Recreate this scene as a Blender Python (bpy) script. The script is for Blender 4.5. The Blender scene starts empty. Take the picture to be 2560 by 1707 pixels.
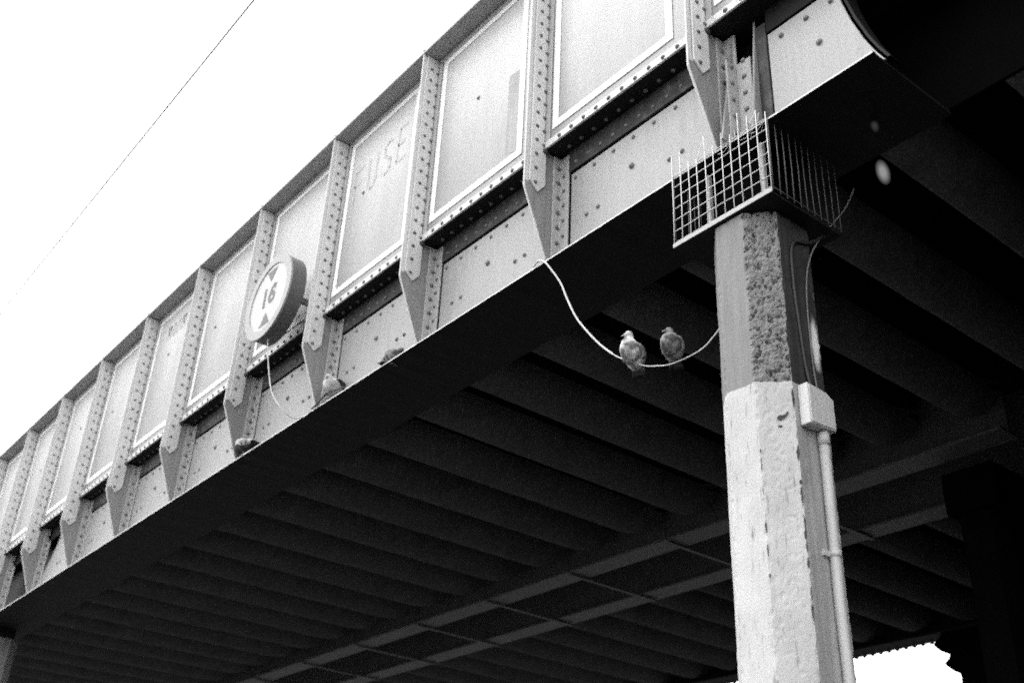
import bpy, math, random
from math import sin, cos, pi, radians
from mathutils import Vector, Matrix, noise

random.seed(7)
sc = bpy.context.scene
col = sc.collection
EYE = 1.6                      # camera height above the road; all numbers below are metres from the eye, lifted by EYE

# ------------------------------------------------------------------ helpers
def tag(o, label=None, cat=None, group=None, kind=None):
    if label: o['label'] = label
    if cat: o['category'] = cat
    if group: o['group'] = group
    if kind: o['kind'] = kind
    return o

ROOT = {}
def thing(name, loc, label, cat, group=None):
    o = bpy.data.objects.new(name, None)
    col.objects.link(o)
    o.empty_display_size = 0.1
    o.location = (loc[0], loc[1], loc[2] + EYE)
    ROOT[o.name] = Vector(loc)
    tag(o, label, cat, group)
    return o

class MB:
    """collects faces and builds them as one mesh object; K is a scale about the eye for things measured from one sight line"""
    K = 1.0
    def __init__(s): s.v = []; s.f = []; s.sm = []
    def add(s, vs, fs, smooth=False):
        n = len(s.v)
        s.v += [tuple(p) for p in vs]
        s.f += [tuple(i + n for i in f) for f in fs]
        s.sm += [smooth] * len(fs)
        return s
    def box(s, x0, x1, y0, y1, z0, z1):
        vs = [(x, y, z) for x in (x0, x1) for y in (y0, y1) for z in (z0, z1)]
        return s.add(vs, [(0, 1, 3, 2), (4, 6, 7, 5), (0, 4, 5, 1), (2, 3, 7, 6), (0, 2, 6, 4), (1, 5, 7, 3)])
    def prism(s, poly, axis, a0, a1):
        """polygon (u,v) extruded along an axis: 'x' -> (y,z), 'y' -> (x,z), 'z' -> (x,y)"""
        def P(u, v, a): return (a, u, v) if axis == 'x' else (u, a, v) if axis == 'y' else (u, v, a)
        n = len(poly)
        vs = [P(u, v, a0) for u, v in poly] + [P(u, v, a1) for u, v in poly]
        ar = sum(poly[i][0] * poly[(i + 1) % n][1] - poly[(i + 1) % n][0] * poly[i][1] for i in range(n))
        flip = (ar > 0) == (axis in ('x', 'z'))
        fs = [tuple(range(n))[::-1] if flip else tuple(range(n)), tuple(range(n, 2 * n)) if flip else tuple(range(n, 2 * n))[::-1]]
        for i in range(n):
            j = (i + 1) % n
            fs.append((i, j, j + n, i + n) if flip else (j, i, i + n, j + n))
        return s.add(vs, fs)
    def tube(s, pts, r, seg=8, closed=False):
        pts = [Vector(p) for p in pts]
        n = len(pts)
        rs = r if isinstance(r, (list, tuple)) else [r] * n
        vs = []; fs = []
        up = None
        for i, p in enumerate(pts):
            t = (pts[min(i + 1, n - 1)] - pts[max(i - 1, 0)]).normalized()
            if up is None:
                up = Vector((0, 0, 1)) if abs(t.z) < .9 else Vector((1, 0, 0))
            a = t.cross(up).normalized(); b = a.cross(t).normalized(); up = b
            for k in range(seg):
                w = 2 * pi * k / seg
                vs.append(p + (a * cos(w) + b * sin(w)) * rs[i])
        for i in range(n - 1):
            for k in range(seg):
                k2 = (k + 1) % seg
                fs.append((i * seg + k, (i + 1) * seg + k, (i + 1) * seg + k2, i * seg + k2))
        fs.append(tuple(range(seg))); fs.append(tuple((n - 1) * seg + k for k in range(seg))[::-1])
        return s.add(vs, fs, True)
    def dome(s, c, n, r, h=None):
        """a rivet head"""
        h = h or r * .75
        c = Vector(c); n = Vector(n).normalized()
        u = n.orthogonal().normalized(); w = n.cross(u)
        vs = []; fs = []; S = 10; R = 3
        for j in range(R):
            a = (pi / 2) * j / R
            for k in range(S):
                q = 2 * pi * k / S
                vs.append(c + (u * cos(q) + w * sin(q)) * r * cos(a) + n * h * sin(a))
        vs.append(c + n * h)
        for j in range(R - 1):
            for k in range(S):
                k2 = (k + 1) % S
                fs.append((j * S + k, j * S + k2, (j + 1) * S + k2, (j + 1) * S + k))
        for k in range(S):
            fs.append(((R - 1) * S + k, (R - 1) * S + (k + 1) % S, R * S))
        return s.add(vs, fs, True)
    def build(s, name, m, parent=None, bevel=0, off=None, seg=1):
        if s.K != 1.0: s.v = [(p[0] * s.K, p[1] * s.K, p[2] * s.K) for p in s.v]
        me = bpy.data.meshes.new(name)
        o0 = Vector((0, 0, 0))
        top = parent
        while top is not None and top.parent is not None: top = top.parent
        if top is not None:
            o0 = ROOT[top.name]
            me.from_pydata([Vector(p) - o0 for p in s.v], [], s.f)
        else:
            me.from_pydata([(p[0], p[1], p[2] + EYE) for p in s.v], [], s.f)
        me.polygons.foreach_set('use_smooth', s.sm)
        me.materials.append(m)
        me.update()
        o = bpy.data.objects.new(name, me)
        col.objects.link(o)
        if parent is not None: o.parent = parent
        if bevel:
            b = o.modifiers.new('bevel', 'BEVEL'); b.width = bevel; b.segments = seg; b.limit_method = 'ANGLE'; b.angle_limit = radians(40)
        return o

def copy_part(o, parent, dx):
    """a copy of a part with its sub-parts, moved along the bridge"""
    c = o.copy(); col.objects.link(c); c.parent = parent
    c.location = (o.location[0] + dx, o.location[1], o.location[2])
    for ch in list(o.children):
        d = ch.copy(); col.objects.link(d); d.parent = c
    return c

# ------------------------------------------------------------------ materials
def mat(name, base, var=.12, rough=.6, scale=9., bump=.0, bscale=60., spec=.4, streak=0., dirt=None, dirt_col=.1, speck=0., speck_scale=420.):
    """grey procedural surface; noise runs in world space so repeated parts do not repeat their wear"""
    m = bpy.data.materials.new(name); m.use_nodes = True
    nt = m.node_tree; N = nt.nodes; L = nt.links
    b = N['Principled BSDF']
    b.inputs['Roughness'].default_value = rough
    b.inputs['Specular IOR Level'].default_value = spec
    geo = N.new('ShaderNodeNewGeometry')
    def noise_tex(sc_, det=4, vec=None, rgh=.55):
        t = N.new('ShaderNodeTexNoise'); t.inputs['Scale'].default_value = sc_; t.inputs['Detail'].default_value = det
        t.inputs['Roughness'].default_value = rgh
        L.new(vec or geo.outputs['Position'], t.inputs['Vector']); return t.outputs['Fac']
    def mth(op, a, b_, clamp=False):
        n = N.new('ShaderNodeMath'); n.operation = op; n.use_clamp = clamp
        for i, q in enumerate((a, b_)):
            if isinstance(q, (int, float)): n.inputs[i].default_value = q
            else: L.new(q, n.inputs[i])
        return n.outputs[0]
    f = noise_tex(scale)
    v = mth('MULTIPLY_ADD', f, 2 * var); v.node.inputs[2].default_value = 1 - var
    v = mth('MULTIPLY', v, base)
    if streak:
        mp = N.new('ShaderNodeMapping'); mp.inputs['Scale'].default_value = (22, 22, 1.3)
        L.new(geo.outputs['Position'], mp.inputs['Vector'])
        s = noise_tex(1.6, 5, mp.outputs['Vector'], .6)
        s = mth('MULTIPLY_ADD', s, -2.6); s.node.inputs[2].default_value = 1.75; s.node.use_clamp = True
        s = mth('SUBTRACT', 1., s)
        s = mth('MULTIPLY', s, streak)
        s = mth('SUBTRACT', 1., s)
        v = mth('MULTIPLY', v, s)
    if dirt:
        d = noise_tex(dirt[0], 6, None, .65)
        d = mth('SUBTRACT', d, dirt[1]); d = mth('MULTIPLY', d, dirt[2], True)
        mx = N.new('ShaderNodeMix'); mx.data_type = 'FLOAT'
        L.new(d, mx.inputs[0]); L.new(v, mx.inputs[2]); mx.inputs[3].default_value = dirt_col
        v = mx.outputs[0]
    if speck:
        g = noise_tex(speck_scale, 2, None, .8)
        g = mth('MULTIPLY_ADD', g, 2 * speck * 1.6); g.node.inputs[2].default_value = 1 - speck * 1.6
        v = mth('MULTIPLY', v, g)
        v = mth('MAXIMUM', v, .003)
    L.new(v, b.inputs['Base Color'])
    if bump:
        bn = N.new('ShaderNodeBump'); bn.inputs['Strength'].default_value = bump; bn.inputs['Distance'].default_value = .004
        L.new(noise_tex(bscale, 5), bn.inputs['Height']); L.new(bn.outputs['Normal'], b.inputs['Normal'])
    m['_v'] = 0
    return m

M = {}
M['panel'] = mat('panel_paint', .48, .05, .42, 2.2, .12, 90, .5, .11, None, .1, .08, 150)
def lower_darkening(m, z0, z1, amount):  # darkens the base colour towards the bottom, boundary broken by noise
    nt = m.node_tree; N = nt.nodes; L = nt.links; b = N['Principled BSDF']
    src = b.inputs['Base Color'].links[0].from_socket
    geo = N.new('ShaderNodeNewGeometry'); sep = N.new('ShaderNodeSeparateXYZ'); L.new(geo.outputs['Position'], sep.inputs[0])
    mp = N.new('ShaderNodeMapping'); mp.inputs['Scale'].default_value = (3.2, 3.2, .9); L.new(geo.outputs['Position'], mp.inputs['Vector'])
    n = N.new('ShaderNodeTexNoise'); n.inputs['Scale'].default_value = 1; n.inputs['Detail'].default_value = 6; L.new(mp.outputs['Vector'], n.inputs['Vector'])
    a = N.new('ShaderNodeMath'); a.operation = 'MULTIPLY_ADD'; a.inputs[1].default_value = 1.3; L.new(n.outputs['Fac'], a.inputs[0]); L.new(sep.outputs['Z'], a.inputs[2])
    r = N.new('ShaderNodeMapRange'); r.interpolation_type = 'SMOOTHSTEP'
    r.inputs['From Min'].default_value = z0 + EYE + .65; r.inputs['From Max'].default_value = z1 + EYE + .65
    r.inputs['To Min'].default_value = 1 - amount; r.inputs['To Max'].default_value = 1
    L.new(a.outputs[0], r.inputs['Value'])
    mu = N.new('ShaderNodeMath'); mu.operation = 'MULTIPLY'; L.new(src, mu.inputs[0]); L.new(r.outputs[0], mu.inputs[1])
    L.new(mu.outputs[0], b.inputs['Base Color'])
lower_darkening(M['panel'], 4.0, 5.3, .40)
M['white'] = mat('white_trim_paint', .86, .03, .5, 6, 0, 60, .4, 0, (14, .60, 5), .45)
M['grey'] = mat('grey_steel_paint', .65, .08, .45, 7, .15, 80, .4, .14, (13, .66, 4), .25, .12, 150)
M['legs'] = mat('grey_angle_paint', .42, .10, .5, 7, .15, 80, .4, .1, (9, .62, 4), .2, .12)
M['mottled'] = mat('mottled_angle_paint', .66, .10, .5, 26, .3, 70, .4, 0, (30, .56, 5), .25, .1)
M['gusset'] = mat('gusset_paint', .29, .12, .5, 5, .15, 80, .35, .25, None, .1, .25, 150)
M['web'] = mat('lower_web_paint', .335, .07, .42, 5, .12, 90, .45, .14, (11, .64, 4), .16, .12, 150)
M['flange'] = mat('flange_paint', .36, .12, .55, 8, .1, 80, .4, 0, None, .1, .15)
M['rivet'] = mat('rivet_dark', .13, .2, .5, 12)
M['rivetl'] = mat('rivet_shade_tinted', .17, .1, .45, 12)  # darker than the web paint: the heads' shadow is put into the colour
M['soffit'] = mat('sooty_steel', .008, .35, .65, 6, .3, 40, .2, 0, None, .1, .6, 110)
M['underleg'] = mat('shaded_angle_paint', .035, .25, .6, 9, .3, 50, .3, .3, (16, .5, 4), .10, .3, 150)  # darkened to carry the shade under the overhang; noise adds some dirt
M['encased'] = mat('encased_beam_concrete', .12, .30, .85, 3.5, .5, 30, .1, .35, (5, .50, 3), .05, .7, 90)  # paler than the arches, painting in the light on the low edges
M['arch'] = mat('shaded_arch', .012, .25, .8, 5, .4, 30, .1, 0, None, .1, .6, 100)  # near black: shade of the deck recesses painted into the colour
M['beam'] = mat('dark_beam_steel', .10, .3, .5, 5, .3, 50, .4, 0, None, .1, .5, 120)
M['abut'] = mat('shaded_masonry', .004, .4, .85, 3, .5, 20, .0, 0, None, .1, .5, 90)  # darkness beneath the deck is put into this colour, for wall, columns and web
M['concrete_pale'] = mat('pale_concrete', .26, .15, .85, 4, .5, 40, .2, .3)
M['concrete_flank'] = mat('dark_streaked_concrete', .055, .4, .9, 12, .6, 60, .2, .5, (9, .5, 3), .02, .4, 150)  # darker than the other faces, broken by streaks and noise
def painted_reflection(m):  # bright reflection painted into the base colour, soft noisy edge
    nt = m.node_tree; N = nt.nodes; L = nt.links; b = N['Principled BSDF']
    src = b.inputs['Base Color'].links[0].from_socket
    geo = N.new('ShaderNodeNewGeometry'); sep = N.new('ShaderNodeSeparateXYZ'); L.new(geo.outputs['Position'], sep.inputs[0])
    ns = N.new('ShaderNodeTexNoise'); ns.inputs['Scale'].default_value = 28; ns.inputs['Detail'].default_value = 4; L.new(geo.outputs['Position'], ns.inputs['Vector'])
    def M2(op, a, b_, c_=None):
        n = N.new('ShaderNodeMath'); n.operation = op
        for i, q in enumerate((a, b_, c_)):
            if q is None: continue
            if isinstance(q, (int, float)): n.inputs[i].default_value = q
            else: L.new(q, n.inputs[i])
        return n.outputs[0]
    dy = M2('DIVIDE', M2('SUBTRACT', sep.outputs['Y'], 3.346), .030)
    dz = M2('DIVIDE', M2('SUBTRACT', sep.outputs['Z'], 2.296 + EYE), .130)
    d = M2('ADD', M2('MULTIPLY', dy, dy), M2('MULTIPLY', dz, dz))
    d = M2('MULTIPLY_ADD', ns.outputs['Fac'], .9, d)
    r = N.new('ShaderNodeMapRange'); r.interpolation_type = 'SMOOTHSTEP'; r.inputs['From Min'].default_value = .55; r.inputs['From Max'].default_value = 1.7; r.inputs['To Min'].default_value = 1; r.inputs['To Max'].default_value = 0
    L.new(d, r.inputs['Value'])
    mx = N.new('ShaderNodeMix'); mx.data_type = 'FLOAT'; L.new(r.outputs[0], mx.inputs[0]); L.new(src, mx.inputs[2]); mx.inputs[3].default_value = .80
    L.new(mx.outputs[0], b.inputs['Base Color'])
painted_reflection(M['concrete_flank'])
M['flank'] = mat('worn_shaded_white_paint', .40, .12, .7, 6, .4, 70, .3, .35, (8, .6, 4), .16, .15, 150)  # the white paint again, darkened to carry the side face's shade
M['concrete_dark'] = mat('dim_concrete', .022, .3, .85, 4, .5, 40, .2, .3)
M['wire'] = mat('galvanised_wire', .62, .1, .4, 20)
M['cable'] = mat('pale_cable', .62, .12, .5, 20)
M['sidewire'] = mat('shaded_wire', .09, .4, .6, 9)  # cage wire in a darker copy, shade of the sides painted in
M['dimcable'] = mat('dull_cable', .17, .15, .5, 20)
M['blackcable'] = mat('black_cable', .03, .2, .5, 20)
M['pipe'] = mat('painted_pipe', .52, .08, .4, 9, .2, 50, .4, .12)
M['box'] = mat('painted_box', .60, .06, .45, 9, .25, 40, .4, .1)
M['rim'] = mat('grimy_rim', .10, .35, .45, 22, .3, 60, .4, 0, None, .1, .3, 200)
M['signring'] = mat('sign_ring', .30, .06, .4, 12)
M['signface'] = mat('sign_face', .45, .03, .35, 12, 0, 60, .4, 0, None, .1, .06)
M['ink'] = mat('sign_ink', .045, .1, .4, 20)
M['scrawl'] = mat('faded_scrawl', .40, .25, .5, 40)
M['grime'] = mat('grime', .05, .3, .8, 40)
M['beak'] = mat('beak_horn', .35, .1, .5, 60)
M['eye'] = mat('bird_eye', .01, .1, .15, 60)
M['feet'] = mat('bird_feet', .22, .2, .6, 80)
M['road'] = mat('asphalt', .05, .25, .9, 3, .6, 80, .2)
M['paving'] = mat('paving', .055, .15, .85, 3, .4, 60, .2)
M['kerb'] = mat('kerb_stone', .18, .15, .8, 5, .3, 60, .2)
M['ground'] = mat('ground', .07, .3, .95, .3, .3, 10, .1)
M['linepaint'] = mat('road_line_paint', .6, .1, .6, 20)

def glow_mat():
    m = bpy.data.materials.new('glow_surface'); m.use_nodes = True
    b = m.node_tree.nodes['Principled BSDF']
    b.inputs['Base Color'].default_value = (.8, .8, .8, 1); b.inputs['Roughness'].default_value = .4
    b.inputs['Emission Color'].default_value = (1, 1, 1, 1); b.inputs['Emission Strength'].default_value = .45
    return m
M['glow'] = glow_mat()
m2 = M['glow'].copy(); m2.name = 'dim_glow_surface'
m2.node_tree.nodes['Principled BSDF'].inputs['Emission Strength'].default_value = .05
m2.node_tree.nodes['Principled BSDF'].inputs['Base Color'].default_value = (.3, .3, .3, 1)
M['dimglow'] = m2

def column_mat():
    """board-marked concrete; white paint below a line on the shaft"""
    m = mat('column_concrete', .27, .10, .85, 8, .5, 120, .25, .28, None, .1, .22, 260)
    nt = m.node_tree; N = nt.nodes; L = nt.links
    b = N['Principled BSDF']
    src = b.inputs['Base Color'].links[0].from_socket
    geo = N.new('ShaderNodeNewGeometry'); sep = N.new('ShaderNodeSeparateXYZ'); L.new(geo.outputs['Position'], sep.inputs[0])
    n1 = N.new('ShaderNodeTexNoise'); n1.inputs['Scale'].default_value = 14; L.new(geo.outputs['Position'], n1.inputs['Vector'])
    a = N.new('ShaderNodeMath'); a.operation = 'MULTIPLY_ADD'; a.inputs[1].default_value = .018; L.new(n1.outputs['Fac'], a.inputs[0]); L.new(sep.outputs['Z'], a.inputs[2])
    lt = N.new('ShaderNodeMath'); lt.operation = 'LESS_THAN'; lt.inputs[1].default_value = 2.103 * .979 + EYE + .009; L.new(a.outputs[0], lt.inputs[0])
    # worn paint: vertical scuffs show the concrete
    mp = N.new('ShaderNodeMapping'); mp.inputs['Scale'].default_value = (70, 70, 9); L.new(geo.outputs['Position'], mp.inputs['Vector'])
    n2 = N.new('ShaderNodeTexNoise'); n2.inputs['Scale'].default_value = 1; n2.inputs['Detail'].default_value = 5; n2.inputs['Roughness'].default_value = .6; L.new(mp.outputs['Vector'], n2.inputs['Vector'])
    r = N.new('ShaderNodeMapRange'); r.inputs['From Min'].default_value = .585; r.inputs['From Max'].default_value = .71; r.inputs['To Min'].default_value = .53; r.inputs['To Max'].default_value = .24
    L.new(n2.outputs['Fac'], r.inputs['Value'])
    n3 = N.new('ShaderNodeTexNoise'); n3.inputs['Scale'].default_value = 7; n3.inputs['Detail'].default_value = 6; L.new(geo.outputs['Position'], n3.inputs['Vector'])
    r3 = N.new('ShaderNodeMapRange'); r3.inputs['From Min'].default_value = .35; r3.inputs['From Max'].default_value = .7; r3.inputs['To Min'].default_value = 1.03; r3.inputs['To Max'].default_value = .86
    L.new(n3.outputs['Fac'], r3.inputs['Value'])
    mu = N.new('ShaderNodeMath'); mu.operation = 'MULTIPLY'; L.new(r.outputs[0], mu.inputs[0]); L.new(r3.outputs[0], mu.inputs[1])
    mx = N.new('ShaderNodeMix'); mx.data_type = 'FLOAT'; L.new(lt.outputs[0], mx.inputs[0]); L.new(src, mx.inputs[2]); L.new(mu.outputs[0], mx.inputs[3])
    L.new(mx.outputs[0], b.inputs['Base Color'])
    return m
M['column'] = column_mat()

def feather_mat(name, lo, hi, scale, bands=0.):
    m = bpy.data.materials.new(name); m.use_nodes = True
    nt = m.node_tree; N = nt.nodes; L = nt.links; b = N['Principled BSDF']
    b.inputs['Roughness'].default_value = .8; b.inputs['Specular IOR Level'].default_value = .2
    tc = N.new('ShaderNodeTexCoord')
    n = N.new('ShaderNodeTexNoise'); n.inputs['Scale'].default_value = scale; n.inputs['Detail'].default_value = 3; L.new(tc.outputs['Object'], n.inputs['Vector'])
    r = N.new('ShaderNodeMapRange'); r.inputs['From Min'].default_value = .40; r.inputs['From Max'].default_value = .62
    r.inputs['To Min'].default_value = lo; r.inputs['To Max'].default_value = hi; L.new(n.outputs['Fac'], r.inputs['Value'])
    n2 = N.new('ShaderNodeTexNoise'); n2.inputs['Scale'].default_value = 260; n2.inputs['Detail'].default_value = 2; L.new(tc.outputs['Object'], n2.inputs['Vector'])
    mu = N.new('ShaderNodeMath'); mu.operation = 'MULTIPLY'; L.new(r.outputs[0], mu.inputs[0])
    a = N.new('ShaderNodeMath'); a.operation = 'MULTIPLY_ADD'; a.inputs[1].default_value = 1.2; a.inputs[2].default_value = .4; L.new(n2.outputs['Fac'], a.inputs[0])
    L.new(a.outputs[0], mu.inputs[1]); L.new(mu.outputs[0], b.inputs['Base Color'])
    bn = N.new('ShaderNodeBump'); bn.inputs['Strength'].default_value = .5; bn.inputs['Distance'].default_value = .003
    L.new(n2.outputs['Fac'], bn.inputs['Height']); L.new(bn.outputs['Normal'], b.inputs['Normal'])
    return m
M['plumage'] = feather_mat('mottled_plumage', .13, .72, 22)
M['plumage_dim'] = feather_mat('dusky_plumage', .06, .30, 24)
M['plumage_pale'] = feather_mat('pale_plumage', .35, .62, 18)
M['wingfeather'] = feather_mat('grey_wing_feathers', .16, .38, 30)
M['darkfeather'] = feather_mat('dark_wing_feathers', .02, .06, 30)

# ------------------------------------------------------------------ the setting
MB().add([(-300, -300, 0 - EYE - .02), (300, -300, -EYE - .02), (300, 300, -EYE - .02), (-300, 300, -EYE - .02)], [(0, 1, 2, 3)]).build('ground', M['ground']).__setitem__('kind', 'structure')
MB().add([(-12.6, -60, -EYE - .006), (-3.9, -60, -EYE - .006), (-3.9, 60, -EYE - .006), (-12.6, 60, -EYE - .006)], [(0, 1, 2, 3)]).build('road', M['road']).__setitem__('kind', 'structure')
ln = MB()
for k in range(20):
    y = -50 + 5.2 * k
    ln.add([(-8.3, y, -EYE - .002), (-8.2, y, -EYE - .002), (-8.2, y + 2, -EYE - .002), (-8.3, y + 2, -EYE - .002)], [(0, 1, 2, 3)])
ln.build('road_markings', M['linepaint'])['kind'] = 'structure'
MB().box(-3.75, 2.5, -60, 60, -EYE - .1, -EYE + .12 - .12).build('pavement', M['paving'])['kind'] = 'structure'
MB().box(-18, -12.75, -60, 60, -EYE - .1, -EYE).build('pavement', M['paving'])['kind'] = 'structure'
MB().box(-3.9, -3.752, -60, 60, -EYE - .1, -EYE + .01).build('kerb', M['kerb'], None, .01)['kind'] = 'structure'
MB().box(-12.748, -12.6, -60, 60, -EYE - .1, -EYE + .01).build('kerb', M['kerb'], None, .01)['kind'] = 'structure'

# ------------------------------------------------------------------ the bridge
D, YW, YL, YB = 2.90, 3.035, 3.155, 3.07
ZT, ZF, ZBOT = 5.53, 4.00, 3.274
X0, S = -2.56, 1.2                     # stiffener over the front column, spacing
NB = -3                               # bays to the right of it
NE = 15                                # bays to the left
bridge = thing('railway_bridge', (X0, YW, -EYE), 'long riveted steel plate girder bridge with pale panels and dark jack arch underside', 'bridge')

XR, XL = X0 + 4.0, X0 - S * NE - .4
# top flange and its angle
f = MB().box(XL, XR, D - .004, YW + .30, ZT + .004, ZT + .03)
f.build('top_flange', M['flange'], bridge, .003)
MB().box(XL, XR, YW - .012, YW - .0005, ZT - .045, ZT + .003).build('flange_angle', M['legs'], bridge, .002)
bf = MB().box(XL, XR, YW - .014, YW - .0005, ZF, ZF + .048)
fa = bf.build('flange_angle', M['mottled'], bridge, .002)
# soffit plate between the upper web and the recessed lower web
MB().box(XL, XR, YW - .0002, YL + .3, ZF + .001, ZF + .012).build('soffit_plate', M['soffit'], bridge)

# one bay: upper panel (web), border trim, rivets. bay k spans from stiffener at X0-k*S to the next one on its right
def make_bay(x):
    w = MB().box(x + .008, x + S - .008, YW, YW + .012, ZF + .013, ZT + .003).build('web_panel', M['panel'], bridge)
    t = MB()
    a0, a1, b0, b1, tw = x + .070, x + .998, 4.112, 5.489, .050
    y0, y1 = YW - .006, YW - .0008
    ring = [(a0, b0), (a1, b0), (a1, b1), (a0, b1)]; inn = [(a0 + tw, b0 + tw), (a1 - tw, b0 + tw), (a1 - tw, b1 - tw), (a0 + tw, b1 - tw)]
    vs = [(p[0], y, p[1]) for y in (y0, y1) for p in ring + inn]
    fs = []
    for k in range(4):
        k2 = (k + 1) % 4
        fs += [(k, k2, 4 + k2, 4 + k), (8 + k2, 8 + k, 12 + k, 12 + k2), (k2, k, 8 + k, 8 + k2), (4 + k, 4 + k2, 12 + k2, 12 + k)]
    t.add(vs, fs)
    t.build('border_strip', M['white'], w, .002)
    # angle legs on the web on both sides of the panel
    MB().box(x + .0065, x + .056, YW - .012, YW - .0008, ZF + .0485, ZT - .0455).build('angle_leg', M['legs'], w, .002)
    MB().box(x + S - .07, x + S - .0065, YW - .012, YW - .0008, ZF + .0485, ZT - .0455).build('angle_leg', M['legs'], w, .002)
    r = MB()
    for k in range(10):
        r.dome((x + .145 + k * .0985, YW - .0142, ZF + .021), (0, -1, 0), .0135)
    r.build('rivet_row', M['rivet'], w)
    b = MB().dome((x + .41, YW - .0003, 4.885), (0, -1, 0), .014).build('bolt', M['rivet'], w)
    return w
bay0 = make_bay(X0 - S)
for k in range(NB + 1, NE):
    if k == 0: continue
    c = copy_part(bay0, bridge, -S * k)
    # the bolt in each panel sits where it likes
    for ch in c.children:
        if ch.name.startswith('bolt'): ch.location = (random.uniform(-.1, .28), 0, random.uniform(-.1, .12))

# stiffeners
def make_stiffener(x):
    p = MB()
    prof = [(D, ZT), (D, 3.70), (D + .165, 3.292), (YL - .0008, 3.292), (YL - .0008, ZF - .0006), (YW - .0145, ZF - .0006), (YW - .0145, ZT)]
    p.prism(prof, 'x', x - .006, x + .005)
    st = p.build('stiffener', M['grey'], bridge, .0015)
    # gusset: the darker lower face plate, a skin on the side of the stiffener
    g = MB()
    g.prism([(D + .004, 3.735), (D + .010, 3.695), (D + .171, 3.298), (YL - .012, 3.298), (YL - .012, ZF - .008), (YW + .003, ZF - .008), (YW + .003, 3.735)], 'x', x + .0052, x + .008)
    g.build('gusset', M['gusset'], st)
    c = MB()
    c.prism([(D + .027, ZT - .006), (D + .027, 3.742), (D + .086, 3.688), (YW + .001, 3.752), (YW + .001, ZF - .003), (YW - .0148, ZF - .003), (YW - .0148, ZT - .006)], 'x', x + .0083, x + .020)
    c.build('cover_strip', M['grey'], st, .002)
    r = MB()
    for k in range(19):
        z = 3.742 + .0985 * k
        if z < ZT - .03: r.dome((x + .0201, D + .064, z), (1, 0, 0), .0125)
    r.build('rivet_row', M['rivet'], st)
    r = MB()
    for k in range(16):
        z = 4.023 + .0985 * k
        if z < ZT - .03: r.dome((x + .0201, D + .113, z), (1, 0, 0), .0115)
    r.build('rivet_row', M['rivet'], st)
    # angle that ties the gusset to the lower web
    a = MB().prism([(x + .0083, D + .194), (x + .019, D + .194), (x + .019, YL - .012), (x + .088, YL - .012), (x + .088, YL - .0008), (x + .0083, YL - .0008)], 'z', 3.2985, ZF - .009)
    a.build('corner_angle', M['legs'], st, .002)
    r = MB()
    for k in range(6):
        r.dome((x + .0192, D + .226, 3.415 + .1005 * k), (1, 0, 0), .0145)
    r.build('rivet_row', M['rivet'], st)
    r = MB()
    for k in range(6):
        r.dome((x + .052, YL - .0122, 3.352 + .1005 * k), (0, -1, 0), .0125)
    r.build('rivet_row', M['rivet'], st)
    nb = MB().dome((x + .0203, D + .129, 3.985), (1, 0, 0), .021, .012).build('bolt', M['grime'], st)
    tn = MB().box(x - .006, x + .012, D - .010, D + .016, ZT + .0305, ZT + .045).build('end_nub', M['grey'], st)
    return st
st0 = make_stiffener(X0)
for k in range(1, NE + 1):
    copy_part(st0, bridge, -S * k)

# lower web, one plate per bay
def rivets_lower(x):
    r = MB()
    for k in range(6): r.dome((x + .113 + .149 * k + .03, YL - .0062, 3.797), (0, -1, 0), .0125, .011)
    r.dome((x + .575, YL - .0062, 3.617), (0, -1, 0), .018, .016)
    for d in (.235, .322, .835, .92): r.dome((x + d, YL - .0062, 3.50), (0, -1, 0), .0135, .012)
    return r
def make_lower(x):
    p = MB().box(x + .106, x + S + .075, YL - .006, YL + .006, 3.291, 3.838).build('lower_web_plate', M['web'], bridge, .002)
    rivets_lower(x).build('rivet_row', M['rivetl'], p)
    a = MB().box(x + .089, x + S - .02, YL - .012, YL + .004, 3.856, ZF - .0005).build('flange_angle', M['underleg'], p, .002)
    r = MB()
    for k in range(10): r.dome((x + .15 + .0985 * k, YL - .0122, 3.90), (0, -1, 0), .013)
    r.build('rivet_row', M['rivet'], p)
    r = MB()
    for k in range(10): r.dome((x + .13 + .0985 * k, YW + .075, ZF + .0008), (0, 0, -1), .013)
    r.build('rivet_row', M['rivet'], p)
    return p
low0 = make_lower(X0 - S)
for k in range(1, 7):
    copy_part(low0, bridge, -S * k)
# backing plate so that the groove round each plate is dark
MB().box(-11.75, X0 + .02, YL + .008, YL + .014, 3.291, ZF - .001).build('backing_plate', M['soffit'], bridge)

def haunch(sx, x_in, x_top, x_tip):
    """end plate with a concave end: returns (x,z) outline"""
    pts = [(x_in, 3.291), (x_tip, 3.291)]
    for i in range(11):
        t = i / 10
        pts.append((x_tip + (x_top - x_tip) * (1 - (1 - t) ** 1.9), 3.296 + (3.846 - 3.296) * t ** 1.0 * (.55 + .45 * t) if True else 0))
    pts.append((x_in, 3.846))
    return pts
def haunch_curve(x_top, x_tip):
    # measured outline: steep at the top, sweeping out to a long toe
    base = [(0, 3.371), (.225, 3.43), (.46, 3.509), (.73, 3.63), (.92, 3.745), (1., 3.846)]
    return [(x_tip + (x_top - x_tip) * t, z - .075 * (1 - t)) for t, z in base]
cr = haunch_curve(-1.90, -1.73)
pl = MB().prism([(-2.285, 3.291)] + [(-1.725, 3.291)] + cr + [(-2.285, 3.846)], 'y', YL - .006, YL + .006).build('haunch_plate', M['web'], bridge, .002)
rr = MB()
for x, z in ((-2.209, 3.785), (-2.069, 3.785), (-1.935, 3.785), (-2.017, 3.6)): rr.dome((x, YL - .0062, z), (0, -1, 0), .0165 if z < 3.7 else .014, .014)
rr.build('rivet_row', M['rivetl'], pl)
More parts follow.
